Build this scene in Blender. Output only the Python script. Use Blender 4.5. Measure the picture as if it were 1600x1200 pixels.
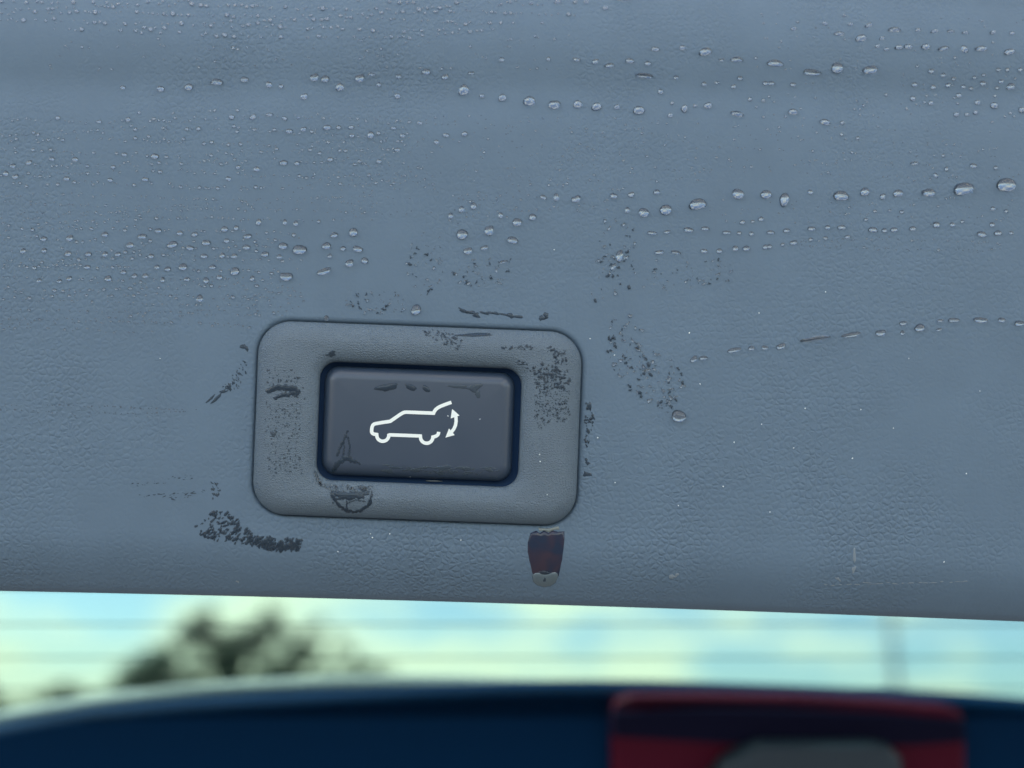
import bpy, math, random
import numpy as np
from mathutils import Matrix, Vector

for o in list(bpy.data.objects):
    bpy.data.objects.remove(o)
C = bpy.context.scene.collection
rad = math.radians

# ------------------------------------------------------------------ camera, sky, sun, exposure
F = 1600 * 40 / 36.0            # focal length in photo pixels (40 mm lens on a 36 mm frame)
D = 0.231                       # lens to trim panel, metres
S = D / F                       # one photo pixel on the panel, metres
M = Matrix.Translation((0, 0, 1.75)) @ Matrix.Rotation(rad(18), 4, 'X') @ Matrix.Rotation(rad(-2.2), 4, 'Y')

cam = bpy.data.cameras.new('camera')
cam.lens = 40; cam.sensor_width = 36
cam.clip_start = 0.005; cam.clip_end = 3000
cam.dof.use_dof = True; cam.dof.focus_distance = D; cam.dof.aperture_fstop = 6.5
camo = bpy.data.objects.new('camera', cam); C.objects.link(camo)
camo.matrix_world = M @ Matrix.Translation((0, -D, 0)) @ Matrix.Rotation(rad(90), 4, 'X')
sc = bpy.context.scene
sc.camera = camo

SUN_EL, SUN_AZ = rad(50), rad(-72)
w = bpy.data.worlds.new('World'); sc.world = w; w.use_nodes = True
nt = w.node_tree; nt.nodes.clear()
def wn(t, **k):
    n = nt.nodes.new(t)
    for a, b in k.items(): setattr(n, a, b)
    return n
out = wn('ShaderNodeOutputWorld'); bg = wn('ShaderNodeBackground'); bg.inputs['Strength'].default_value = 0.10
sky = wn('ShaderNodeTexSky', sky_type='NISHITA', sun_disc=False, sun_elevation=SUN_EL, sun_rotation=SUN_AZ)
sky.air_density = 1.0; sky.dust_density = 0.6; sky.ozone_density = 1.2
tc = wn('ShaderNodeTexCoord'); mp = wn('ShaderNodeMapping')
mp.inputs['Scale'].default_value = (1.0, 1.0, 2.2); mp.inputs['Location'].default_value = (6.8, 3.9, 1.48)
noi = wn('ShaderNodeTexNoise'); noi.inputs['Scale'].default_value = 4.2; noi.inputs['Detail'].default_value = 5; noi.inputs['Roughness'].default_value = .5
rmp = wn('ShaderNodeValToRGB'); rmp.color_ramp.elements[0].position = .50; rmp.color_ramp.elements[1].position = .61
rmp.color_ramp.elements[1].color = (.85, .85, .85, 1)
mix = wn('ShaderNodeMix', data_type='RGBA')
mix.inputs['B'].default_value = (9.0, 7.9, 5.5, 1)
L = nt.links.new
L(tc.outputs['Generated'], mp.inputs['Vector']); L(mp.outputs['Vector'], noi.inputs['Vector'])
L(noi.outputs['Fac'], rmp.inputs['Fac']); L(rmp.outputs['Color'], mix.inputs['Factor'])
L(sky.outputs['Color'], mix.inputs['A']); L(mix.outputs['Result'], bg.inputs['Color']); L(bg.outputs[0], out.inputs[0])

sl = bpy.data.lights.new('sun', 'SUN'); sl.energy = 3.2; sl.angle = rad(.5); sl.color = (1, .95, .86)
so = bpy.data.objects.new('sun', sl); C.objects.link(so)
sv = Vector((math.sin(SUN_AZ) * math.cos(SUN_EL), math.cos(SUN_AZ) * math.cos(SUN_EL), math.sin(SUN_EL)))
so.rotation_euler = sv.to_track_quat('Z', 'Y').to_euler(); so.location = (0, 0, 20)

sc.view_settings.view_transform = 'Standard'; sc.view_settings.look = 'None'
sc.view_settings.gamma = 1; sc.view_settings.exposure = 2.15
sc.render.engine = 'CYCLES'
sc.cycles.use_denoising = True
sc.cycles.max_bounces = 10; sc.cycles.transmission_bounces = 8; sc.cycles.transparent_max_bounces = 12
sc.cycles.caustics_reflective = True; sc.cycles.caustics_refractive = True; sc.cycles.blur_glossy = 0.0
sc.cycles.sample_clamp_indirect = 6

# ------------------------------------------------------------------ helpers
def P(px, py, d):               # photo pixel + depth behind the panel plane (m) -> gate space
    k = (D + d) / F
    return ((px - 800) * k, d, (600 - py) * k)

def mat(name, col, rough=.5, spec=.5, bump=None, extra=None):
    m = bpy.data.materials.new(name); m.use_nodes = True
    t = m.node_tree; b = t.nodes['Principled BSDF']
    b.inputs['Base Color'].default_value = (*col, 1); b.inputs['Roughness'].default_value = rough
    b.inputs['Specular IOR Level'].default_value = spec
    if extra: extra(m, t, b)
    return m

def nd(t, typ, **k):
    n = t.nodes.new(typ)
    for a, b in k.items():
        if a in n.inputs.keys(): n.inputs[a].default_value = b
        else: setattr(n, a, b)
    return n

def mesh_obj(name, verts, faces, m=None, parent=None, smooth=True):
    me = bpy.data.meshes.new(name)
    me.from_pydata([tuple(v) for v in verts], [], faces)
    if m: me.materials.append(m)
    me.polygons.foreach_set('use_smooth', [smooth] * len(me.polygons))
    me.update()
    o = bpy.data.objects.new(name, me); C.objects.link(o)
    if parent: o.parent = parent
    return o

def tag(o, label=None, cat=None, group=None, kind=None):
    if label: o['label'] = label
    if cat: o['category'] = cat
    if group: o['group'] = group
    if kind: o['kind'] = kind
    return o

class FL(list):                 # a face list that remembers faces of another material slot
    def __init__(self): super().__init__(); self.mi = {}

def free_obj(name, verts, faces, m):    # gate-space vertices -> a top-level object with its origin at its middle
    c = np.mean(np.array(verts), axis=0)
    o = mesh_obj(name, np.array(verts) - c, faces, m)
    if getattr(faces, 'mi', None):
        o.data.materials.append(m_water); o.data.materials.append(m_mirrorfine)
        for k, v in faces.mi.items(): o.data.polygons[k].material_index = v
    o.matrix_world = M @ Matrix.Translation(Vector(c))
    return o

def interp(v, tab):
    xs = [a for a, b in tab]; ys = [b for a, b in tab]
    return np.interp(v, xs, ys)

# ------------------------------------------------------------------ shape of the trim (all in photo pixels)
TH = rad(2.2)
def edge_y(x):
    xc = np.clip(x, -300, 1900)
    return 923.5 + .0195 * xc + 6.5e-6 * xc * xc + (x - xc) * .03

def rr_sdf(x, y, cx, cy, wd, ht, r):
    u = (x - cx) * math.cos(TH) + (y - cy) * math.sin(TH)
    v = -(x - cx) * math.sin(TH) + (y - cy) * math.cos(TH)
    qx = np.abs(u) - wd / 2 + r; qy = np.abs(v) - ht / 2 + r
    return np.hypot(np.maximum(qx, 0), np.maximum(qy, 0)) + np.minimum(np.maximum(qx, qy), 0) - r

BZ = (652, 661, 506, 303, 52)
HO = (654.8, 663, 316, 186, 27)
BT = (653.5, 662, 297, 170, 24)

def base_px(x, y):              # smooth panel depth in px (without the joint round the bezel)
    s = edge_y(x) - y
    d = np.where(s < 100, 40 * (np.clip(100 - s, 0, 100) / 100) ** 2.3, 0)
    sr = np.clip(s, 0, 11)
    d = d + np.where(s < 11, 11 - np.sqrt(np.maximum(121 - (11 - sr) ** 2, 0)), 0)
    c = np.clip(s - 60, 0, None)
    d = d + 1.3e-4 * np.minimum(c, 900) ** 2
    g = y - (132 + .012 * np.clip(x, -200, 1800))
    d = d + 6.0 * np.exp(-(g / np.where(g < 0, 36., 40.)) ** 2)
    t = np.clip(-62 - g, 0, None)
    d = d + .0026 * np.minimum(t, 240) ** 2 + np.clip(t - 240, 0, None) * 1.25
    return d

def panel_px(x, y):
    d = rr_sdf(x, y, *BZ)
    dip = np.interp(d, [-1, 0, 1.4, 2.8, 5, 8], [8, 7, 4.4, 2.2, .9, 0])
    return base_px(x, y) + dip

BZ_OUT = [(.3, -8), (.6, 2), (1.8, 5.2), (4, 9), (7, 12.6), (11, 16), (16, 19), (22, 21.4), (29, 22.7)]
BZ_IN = [(0, 8), (1.5, 11.5), (4, 14.6), (9, 18.2), (16, 21.2), (23, 22.7)]
BT_T = [(0, -6), (.6, -1), (2, 4), (5, 8), (9, 11.2), (13, 13.2), (17, 14.2), (20, 14.4), (80, 14.4)]

def top_t(x, y):                # height of the visible surface above the smooth panel, px
    do = -rr_sdf(x, y, *BZ); dh = rr_sdf(x, y, *HO); db = -rr_sdf(x, y, *BT)
    bez = np.minimum(interp(do, BZ_OUT), interp(dh, BZ_IN))
    pan = base_px(x, y) - panel_px(x, y)
    t = np.where(do > .6, bez, pan)
    return np.where(dh < 0, np.where(db > 0, interp(db, BT_T), -20), t)

def surf(x, y):                 # depth in metres of the surface seen at a photo pixel
    return (base_px(x, y) - top_t(x, y)) * S

def surf_normal(x, y, e=3.0):
    x = float(x); y = float(y)
    f = lambda a, b: Vector(P(a, b, float(base_px(np.array(a), np.array(b)) - top_t(np.array(a), np.array(b))) * S))
    n = (f(x + e, y) - f(x - e, y)).cross(f(x, y - e) - f(x, y + e))
    return n.normalized()

# ------------------------------------------------------------------ materials
def grain(scale, strength, fine, dist, mask=None, zband=False):
    def ex(m, t, b):
        co = nd(t, 'ShaderNodeTexCoord')
        wob = nd(t, 'ShaderNodeTexNoise', Scale=scale * .6, Detail=2)
        add = nd(t, 'ShaderNodeVectorMath', operation='MULTIPLY_ADD')
        add.inputs[1].default_value = (.7 / scale,) * 3
        t.links.new(co.outputs['Object'], wob.inputs['Vector'])
        t.links.new(wob.outputs['Color'], add.inputs[0]); t.links.new(co.outputs['Object'], add.inputs[2])
        vo = nd(t, 'ShaderNodeTexVoronoi', feature='DISTANCE_TO_EDGE', Scale=scale, Randomness=.85)
        t.links.new(add.outputs[0], vo.inputs['Vector'])
        rm = nd(t, 'ShaderNodeMapRange'); rm.inputs['From Max'].default_value = .34; rm.interpolation_type = 'SMOOTHSTEP'
        t.links.new(vo.outputs['Distance'], rm.inputs['Value'])
        no = nd(t, 'ShaderNodeTexNoise', Scale=scale * 2.6, Detail=4, Roughness=.65)
        t.links.new(co.outputs['Object'], no.inputs['Vector'])
        s = nd(t, 'ShaderNodeMath', operation='MULTIPLY_ADD'); s.inputs[1].default_value = fine
        t.links.new(no.outputs['Fac'], s.inputs[0]); t.links.new(rm.outputs[0], s.inputs[2])
        bp = nd(t, 'ShaderNodeBump', Distance=dist)
        t.links.new(s.outputs[0], bp.inputs['Height']); t.links.new(bp.outputs[0], b.inputs['Normal'])
        bp.inputs['Strength'].default_value = strength
        big = nd(t, 'ShaderNodeTexNoise', Scale=26, Detail=3)
        t.links.new(co.outputs['Object'], big.inputs['Vector'])
        if mask:
            mr = nd(t, 'ShaderNodeMapRange'); mr.inputs['From Min'].default_value = .38; mr.inputs['From Max'].default_value = .66
            mr.inputs['To Min'].default_value = mask; mr.inputs['To Max'].default_value = strength
            t.links.new(big.outputs['Fac'], mr.inputs['Value'])
            if zband:               # the grain is worn smoother across the middle of the trim
                sx = nd(t, 'ShaderNodeSeparateXYZ'); t.links.new(co.outputs['Object'], sx.inputs[0])
                zr = nd(t, 'ShaderNodeValToRGB'); el = zr.color_ramp.elements
                el[0].position = 0; el[0].color = (1, 1, 1, 1); el[1].position = 1; el[1].color = (1, 1, 1, 1)
                for p_, v_ in ((.22, .85), (.42, .42), (.70, .36), (.86, .9)):
                    q = el.new(p_); q.color = (v_, v_, v_, 1)
                zm = nd(t, 'ShaderNodeMapRange'); zm.inputs['From Min'].default_value = -.045; zm.inputs['From Max'].default_value = .078
                t.links.new(sx.outputs['Z'], zm.inputs['Value']); t.links.new(zm.outputs[0], zr.inputs['Fac'])
                mm = nd(t, 'ShaderNodeMath', operation='MULTIPLY_ADD'); mm.inputs[1].default_value = 1.6; mm.inputs[2].default_value = .02
                m2 = nd(t, 'ShaderNodeMath', operation='MULTIPLY')
                t.links.new(mr.outputs[0], m2.inputs[0]); t.links.new(zr.outputs['Color'], m2.inputs[1])
                t.links.new(m2.outputs[0], mm.inputs[0]); t.links.new(mm.outputs[0], bp.inputs['Strength'])
            else: t.links.new(mr.outputs[0], bp.inputs['Strength'])
        # faint streaky bloom and wear in the colour, finer than the grain
        c0 = b.inputs['Base Color'].default_value[:3]
        mx = nd(t, 'ShaderNodeMix', data_type='RGBA')
        mx.inputs['A'].default_value = (*[v * .86 for v in c0], 1); mx.inputs['B'].default_value = (*[v * 1.14 for v in c0], 1)
        n2 = nd(t, 'ShaderNodeTexNoise', Scale=60, Detail=6, Roughness=.7)
        t.links.new(co.outputs['Object'], n2.inputs['Vector']); t.links.new(n2.outputs['Fac'], mx.inputs['Factor'])
        t.links.new(mx.outputs['Result'], b.inputs['Base Color'])
    return ex

m_panel = mat('grained_grey_plastic', (.112, .162, .216), .60, .35, extra=grain(800, .62, .9, .00017, mask=.05, zband=True))
m_bezel = mat('fine_grained_plastic', (.108, .146, .182), .44, .5, extra=grain(2000, .75, 1.5, .00015))
def btn(m, t, b):
    co = nd(t, 'ShaderNodeTexCoord'); n = nd(t, 'ShaderNodeTexNoise', Scale=900, Detail=3)
    t.links.new(co.outputs['Object'], n.inputs['Vector'])
    bp = nd(t, 'ShaderNodeBump', Strength=.06, Distance=.0001); t.links.new(n.outputs['Fac'], bp.inputs['Height'])
    t.links.new(bp.outputs[0], b.inputs['Normal'])
    n2 = nd(t, 'ShaderNodeTexNoise', Scale=110, Detail=5); t.links.new(co.outputs['Object'], n2.inputs['Vector'])
    r = nd(t, 'ShaderNodeMapRange'); r.inputs['To Min'].default_value = .26; r.inputs['To Max'].default_value = .48
    t.links.new(n2.outputs['Fac'], r.inputs['Value']); t.links.new(r.outputs[0], b.inputs['Roughness'])
m_button = mat('smooth_dark_plastic', (.030, .048, .078), .30, .7, extra=btn)
m_print = mat('white_print', (.88, .90, .84), .5, .3)
m_dark = mat('dark_blue_black_plastic', (.0005, .022, .070), .7, .06)
m_well = mat('deep_blue_black_plastic', (.006, .030, .085), .6, .2)
m_shell = mat('painted_shell', (.02, .03, .045), .3)
m_edge = mat('pale_grey_strip', (.42, .42, .40), .6)
m_lens = mat('red_lamp_lens', (.075, .0015, .016), .6, .15, .6)
m_lampdark = mat('dark_lamp_plastic', (.007, .007, .024), .7, .06)
m_lampcover = mat('slate_grey_cover', (.024, .040, .058), .5)
def waterx(m, t, b):
    b.inputs['Transmission Weight'].default_value = 1; b.inputs['IOR'].default_value = 1.42
m_water = mat('clear_water', (1, 1, 1), .015, .5, extra=waterx)
def mirrorx(m, t, b): b.inputs['Metallic'].default_value = .6  # part-metal mirror added under the drops to throw skylight back
m_dropmirror = mat('drop_mirror', (.135, .172, .22), .11, 1.0, extra=mirrorx)
m_mirrorfine = mat('drop_mirror_fine', (.13, .168, .215), .18, 1.0, extra=lambda m, t, b: setattr(b.inputs['Metallic'], 'default_value', .45))
m_film = mat('wet_film', (.024, .042, .064), .14, .5, extra=lambda m, t, b: setattr(b.inputs['Alpha'], 'default_value', .68))
m_filmlight = mat('thin_wet_film', (.050, .072, .095), .25, .5, extra=lambda m, t, b: setattr(b.inputs['Alpha'], 'default_value', .7))
def redx(m, t, b):  # red reflection in the water run, painted into its base colour
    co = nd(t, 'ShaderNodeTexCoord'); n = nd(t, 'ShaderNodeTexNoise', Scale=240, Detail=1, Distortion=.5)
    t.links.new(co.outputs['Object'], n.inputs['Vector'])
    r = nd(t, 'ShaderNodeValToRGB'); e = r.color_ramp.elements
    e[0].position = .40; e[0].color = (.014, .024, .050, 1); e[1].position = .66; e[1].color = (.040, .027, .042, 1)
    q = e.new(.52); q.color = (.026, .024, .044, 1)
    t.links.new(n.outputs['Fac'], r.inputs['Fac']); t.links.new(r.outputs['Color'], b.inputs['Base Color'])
m_drip = mat('red_reflection_film', (.06, .03, .04), .12, .4, extra=redx)
m_scuff_glint = mat('pale_scuff_and_glint', (.185, .22, .245), .7)
m_dust = mat('white_dust', (.75, .78, .76), .8)
def glassx(m, t, b):
    t.nodes.remove(b); o = t.nodes['Material Output']
    tr = nd(t, 'ShaderNodeBsdfTransparent', Color=(.472, .59, .582, 1)); gl = nd(t, 'ShaderNodeBsdfGlossy', Roughness=.01)
    lw = nd(t, 'ShaderNodeLayerWeight'); lw.inputs['Blend'].default_value = .5; mx = nd(t, 'ShaderNodeMixShader')
    pw = nd(t, 'ShaderNodeMath', operation='POWER'); pw.inputs[1].default_value = 5
    fr = nd(t, 'ShaderNodeMath', operation='MULTIPLY_ADD'); fr.inputs[1].default_value = .96; fr.inputs[2].default_value = .04
    t.links.new(lw.outputs['Facing'], pw.inputs[0]); t.links.new(pw.outputs[0], fr.inputs[0])
    t.links.new(fr.outputs[0], mx.inputs[0]); t.links.new(tr.outputs[0], mx.inputs[1]); t.links.new(gl.outputs[0], mx.inputs[2])
    t.links.new(mx.outputs[0], o.inputs['Surface'])
m_glass = mat('green_tinted_glass', (1, 1, 1), extra=glassx)
m_line = mat('defroster_print', (.10, .09, .07), .6)
def leafx(m, t, b):
    oi = nd(t, 'ShaderNodeNewGeometry'); r = nd(t, 'ShaderNodeValToRGB')
    r.color_ramp.elements[0].color = (.030, .055, .022, 1); r.color_ramp.elements[1].color = (.085, .13, .05, 1)
    t.links.new(oi.outputs['Random Per Island'], r.inputs['Fac']); t.links.new(r.outputs['Color'], b.inputs['Base Color'])
m_leaf = mat('leaves', (.06, .09, .04), .6, extra=leafx)
m_bark = mat('bark', (.09, .075, .06), .9)
m_pole = mat('galvanised_metal', (.30, .31, .31), .5)
def asph(m, t, b):
    co = nd(t, 'ShaderNodeTexCoord'); n = nd(t, 'ShaderNodeTexNoise', Scale=3, Detail=8)
    t.links.new(co.outputs['Object'], n.inputs['Vector']); r = nd(t, 'ShaderNodeValToRGB')
    r.color_ramp.elements[0].color = (.033, .036, .040, 1); r.color_ramp.elements[1].color = (.066, .071, .077, 1)
    t.links.new(n.outputs['Fac'], r.inputs['Fac']); t.links.new(r.outputs['Color'], b.inputs['Base Color'])
m_ground = mat('asphalt', (.16, .15, .135), .9, extra=asph)

# ------------------------------------------------------------------ ground
g = mesh_obj('ground', [(-900, -900, 0), (900, -900, 0), (900, 900, 0), (-900, 900, 0)], [(0, 1, 2, 3)], m_ground, smooth=False)
tag(g, kind='structure')

# ------------------------------------------------------------------ tailgate
gate = bpy.data.objects.new('tailgate', None); C.objects.link(gate)
gate.matrix_world = M; gate.empty_display_size = .05
tag(gate, 'raised car tailgate with grey plastic trim and a power closing button', 'tailgate')

def lines(segs):
    o = []
    for a, b, st in segs:
        o += list(np.arange(a, b, st))
    return np.array(o + [segs[-1][1]], float)

def build_panel():
    X = lines([(-3000, -300, 150), (-300, -40, 26), (-40, 386, 5), (386, 420, 1.3), (420, 475, 5), (475, 870, 5), (870, 922, 1.3), (922, 1640, 5),
               (1640, 1900, 26), (1900, 4600, 150)])
    ra = lines([(-1100, -200, 60), (-200, -40, 10), (-40, 492, 4.5), (492, 530, 1.3), (530, 790, 4.5), (790, 834, 1.3), (834, 905, 4.5)])
    nb = len(ra)
    # the last rows follow the lower edge
    sr = np.array([55, 45, 36, 28, 21, 16, 12, 9, 6.5, 4.5, 2.8, 1.4, .5, .05])
    ny = nb + len(sr); nx = len(X)
    XX = np.repeat(X[None, :], ny, 0); E = edge_y(X)
    YY = np.zeros((ny, nx))
    for j in range(nb):                      # compress rows so that they stay above the edge band
        f = np.clip((ra[j] - 834) / 71.0, 0, 1)
        YY[j] = 834 + f * (E - 62 - 834) if ra[j] > 834 else ra[j]
    for k, s_ in enumerate(sr): YY[nb + k] = E - s_
    dep = panel_px(XX, YY) * S
    kk = (D + dep) / F
    V = np.stack([(XX - 800) * kk, dep, (600 - YY) * kk], -1).reshape(-1, 3).tolist()
    hole = rr_sdf(XX, YY, *BZ)
    faces = []
    for j in range(ny - 1):
        for i in range(nx - 1):
            if hole[j, i] < -14 and hole[j + 1, i + 1] < -14 and hole[j, i + 1] < -14 and hole[j + 1, i] < -14: continue
            a = j * nx + i
            faces.append((a, a + nx, a + nx + 1, a + 1))
    # return wall behind the lower edge, then the closed back
    n0 = len(V)
    last = [(ny - 1) * nx + i for i in range(nx)]
    prev = last
    for dd, dz in ((.006, .0002), (.030, .0012), (.046, .008)):
        row = []
        for i in range(nx):
            v = V[last[i]]; row.append(len(V)); V.append([v[0], v[1] + dd, v[2] + dz])
        for i in range(nx - 1): faces.append((prev[i], row[i], row[i + 1], prev[i + 1]))
        prev = row
    row = []
    for i in range(nx):
        v = V[i]; row.append(len(V)); V.append([v[0], v[1] + .03, v[2]])
    for i in range(nx - 1):
        faces.append((prev[i], row[i], row[i + 1], prev[i + 1]))
        faces.append((row[i], i, i + 1, row[i + 1]))
    return mesh_obj('trim_panel', V, faces, m_panel, gate)
panel = build_panel()

def rr_loop(cx, cy, wd, ht, r, d, nc=14, ns=14):   # rounded rectangle inset by d, in photo pixels
    wd -= 2 * d; ht -= 2 * d; r = max(r - d, 1.2)
    pts = []
    cs = [(wd / 2 - r, -ht / 2 + r, -90), (wd / 2 - r, ht / 2 - r, 0), (-wd / 2 + r, ht / 2 - r, 90), (-wd / 2 + r, -ht / 2 + r, 180)]
    for k in range(4):
        x0, y0, a0 = cs[k]
        for i in range(nc + 1):
            a = rad(a0 + 90 * i / nc); pts.append((x0 + r * math.cos(a), y0 + r * math.sin(a)))
        x1, y1, a1 = cs[(k + 1) % 4]
        p, q = pts[-1], (x1 + r * math.cos(rad(a1)), y1 + r * math.sin(rad(a1)))
        for i in range(1, ns):
            f = i / ns; pts.append((p[0] + (q[0] - p[0]) * f, p[1] + (q[1] - p[1]) * f))
    c, s = math.cos(TH), math.sin(TH)
    return [(cx + u * c - v * s, cy + u * s + v * c) for u, v in pts]

def loft(name, loops, m, cap=False, parent=gate):   # loops: list of (points, height px above the smooth panel)
    V = []; faces = []; n = len(loops[0][0])
    for pts, t in loops:
        for x, y in pts: V.append(P(x, y, float(base_px(np.array(x), np.array(y)) - t) * S))
    for k in range(len(loops) - 1):
        for i in range(n):
            a = k * n + i; b = k * n + (i + 1) % n
            faces.append((a, a + n, b + n, b))
    if cap: faces.append(tuple(reversed(range((len(loops) - 1) * n, len(loops) * n))))
    return mesh_obj(name, V, faces, m, parent)

loops = [(rr_loop(*BZ, d), t) for d, t in BZ_OUT]
loops += [(rr_loop(*HO, -d), t) for d, t in reversed(BZ_IN)]
loops += [(rr_loop(*HO, .6), -2), (rr_loop(*HO, .8), -20), (rr_loop(*HO, .8), -70)]
bezel = loft('button_bezel', loops, m_bezel)
hw = loft('button_well', [(rr_loop(*HO, -.6), -9), (rr_loop(*HO, .5), -10), (rr_loop(*BT, 6), -12)], m_well, cap=True)

loops = [(rr_loop(*BT, d), t) for d, t in [(0, -60), (0, -6)] + BT_T[1:]]
button = loft('button', loops, m_button, cap=True)
tag(button, 'dark glossy button printed with a white car and opening tailgate')

def ribbon(name, paths, wpx, tris=(), parent=button, m=m_print):
    V = []; faces = []; H0, H1 = -.6, .5
    def put(x, y, hh): V.append(P(x, y, float(surf(np.array(x), np.array(y))) - hh * S)); return len(V) - 1
    def prism(poly):
        n = len(poly)
        lo = [put(x, y, H0) for x, y in poly]; hi = [put(x, y, H1) for x, y in poly]
        faces.append(tuple(hi))
        for i in range(n): faces.append((lo[i], lo[(i + 1) % n], hi[(i + 1) % n], hi[i]))
    for pts in paths:
        n = len(pts); lft = []; rgt = []
        for i in range(n):
            p = np.array(pts[i]); a = np.array(pts[max(i - 1, 0)]); b = np.array(pts[min(i + 1, n - 1)])
            d1 = (p - a) / (np.linalg.norm(p - a) or 1); d2 = (b - p) / (np.linalg.norm(b - p) or 1)
            if i == 0: d1 = d2
            if i == n - 1: d2 = d1
            t = d1 + d2; t /= (np.linalg.norm(t) or 1); nrm = np.array((-t[1], t[0]))
            k = wpx / 2 / max(.55, abs(float(np.dot(nrm, (-d1[1], d1[0])))))
            lft.append(p + nrm * k); rgt.append(p - nrm * k)
        ids = []
        for i in range(n):
            ids.append([put(*lft[i], H1), put(*rgt[i], H1), put(*lft[i], H0), put(*rgt[i], H0)])
        for i in range(n - 1):
            A, B = ids[i], ids[i + 1]
            faces.append((A[0], A[1], B[1], B[0])); faces.append((A[0], B[0], B[2], A[2])); faces.append((A[1], A[3], B[3], B[1]))
        faces.append((ids[0][0], ids[0][2], ids[0][3], ids[0][1])); faces.append((ids[-1][0], ids[-1][1], ids[-1][3], ids[-1][2]))
    for t in tris: prism(t)
    return mesh_obj(name, V, faces, m, parent, smooth=False)

def zi(pts): return [(565 + x / 10., 615 + y / 10.) for x, y in pts]
def arc(cx, cy, r, a0, a1, n=14): return [(cx + r * math.cos(rad(a0 + (a1 - a0) * i / n)), cy + r * math.sin(rad(a0 + (a1 - a0) * i / n))) for i in range(n + 1)]
body = [(1403, 136), (1345, 156), (1290, 176), (1240, 196), (1195, 219), (1160, 246), (1138, 276), (1124, 306), (1000, 301), (850, 295), (700, 290), (672, 292),
        (645, 301), (615, 318), (580, 341), (510, 390), (446, 433), (340, 449), (225, 468), (195, 477), (176, 493), (164, 520), (159, 550), (156, 585), (160, 607), (174, 624), (195, 634), (236, 640)]
body += arc(331, 651, 94, 180, 0)[0:]
body = body[:-15] + [(331 - 94 * math.cos(rad(180 * i / 14.)), 651 + 94 * math.sin(rad(180 * i / 14.))) for i in range(0, 15)]
body += [(440, 645), (680, 653), (917, 662)]
body += [(1017 - 97 * math.cos(rad(180 * i / 14.)), 679 + 97 * math.sin(rad(180 * i / 14.))) for i in range(1, 15)]
body += [(1135, 674), (1165, 664), (1190, 645), (1201, 622), (1204, 598)]
ribbon('car_outline', [zi(body)], 5.4)
ribbon('double_arrow', [zi([(1462, 330), (1474, 372), (1477, 430), (1467, 496), (1440, 555), (1395, 612)])], 5.2,
       [zi([(1415, 240), (1530, 342), (1392, 388)]), zi([(1365, 545), (1455, 648), (1310, 688)])])

# rear window beyond the lower edge, its frame, lamp
W0, W1 = .150, .265              # depths of the near and far edge of the glass
def gate_slab(name, prof, x0, x1, thick, m, n=40):
    V = []; faces = []
    for i in range(n + 1):
        x = x0 + (x1 - x0) * i / n
        for y, z in prof(x): V.append((x, y, z))
    k = len(prof(x0))
    for i in range(n):
        for j in range(k):
            a = i * k + j; b = i * k + (j + 1) % k
            faces.append((a, a + k, b + k, b))
    faces.append(tuple(range(k))); faces.append(tuple(reversed(range(n * k, n * k + k))))
    return mesh_obj(name, V, faces, m, gate, smooth=False)
def glass_z(y): return -.058 - (y - W0) / (W1 - W0) * .108
glass = mesh_obj('rear_window', [(-.55, W0, glass_z(W0)), (.55, W0, glass_z(W0)), (.55, W1, glass_z(W1)), (-.55, W1, glass_z(W1)),
                                 (-.55, W0 - .002, glass_z(W0) - .0035), (.55, W0 - .002, glass_z(W0) - .0035), (.55, W1 - .002, glass_z(W1) - .0035), (-.55, W1 - .002, glass_z(W1) - .0035)],
                 [(0, 1, 2, 3), (7, 6, 5, 4), (0, 4, 5, 1), (1, 5, 6, 2), (2, 6, 7, 3), (3, 7, 4, 0)], m_glass, gate, smooth=False)
for k in range(6):
    y = .158 + k * .017; z = glass_z(y) - .0042; 
    gl = mesh_obj('defroster_line', [(-.5, y - .0003, z + .0002), (.5, y - .0003, z + .0002), (.5, y + .0003, z - .0002), (-.5, y + .0003, z - .0002),
                  (-.5, y - .0004, z), (.5, y - .0004, z), (.5, y + .0002, z - .0004), (-.5, y + .0002, z - .0004)],
                  [(0, 1, 2, 3), (7, 6, 5, 4), (0, 4, 5, 1), (1, 5, 6, 2), (2, 6, 7, 3), (3, 7, 4, 0)], m_line, glass, smooth=False)

FD = .225                        # depth of the frame's near face
DK = [(-2600, 1900), (-900, 1420), (-400, 1245), (-200, 1187), (0, 1138), (100, 1122), (200, 1110), (300, 1103), (400, 1098), (500, 1092), (600, 1087), (700, 1082), (800, 1078), (950, 1076),
      (1200, 1083), (1400, 1092), (1520, 1098), (1600, 1103), (1800, 1125), (2200, 1200), (2600, 1330), (4200, 1900)]
PL = [(-2600, 1850), (-900, 1380), (-400, 1215), (-200, 1160), (0, 1117), (100, 1098), (200, 1084), (300, 1075), (400, 1069), (500, 1064), (600, 1061), (700, 1063), (800, 1068), (950, 1077),
      (1200, 1090), (1600, 1112), (2200, 1215), (4200, 1910)]
def curved_bar(name, tab, d0, d1, drop, m, rnd=.004, x0=-1600, x1=3200, n=120):
    xs = np.linspace(x0, x1, n + 1); a = np.array(tab)
    ys = np.interp(xs, a[:, 0], a[:, 1])
    ker = np.ones(7) / 7; ysm = np.convolve(np.pad(ys, 3, 'edge'), ker, 'valid')
    V = []; faces = []
    for x, y in zip(xs, ysm):
        X, _, Z = P(x, y, d0)
        V += [(X, d0, Z - drop), (X, d0, Z - rnd), (X, d0 + rnd * .3, Z - rnd * .3), (X, d0 + rnd, Z), (X, d1 - .001, Z + .0005), (X, d1, Z - drop)]
    for i in range(n):
        for j in range(6):
            p = i * 6 + j; q = i * 6 + (j + 1) % 6
            faces.append((p, p + 6, q + 6, q))
    faces += [tuple(range(6)), tuple(reversed(range(n * 6, n * 6 + 6)))]
    return mesh_obj(name, V, faces, m, gate)
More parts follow.
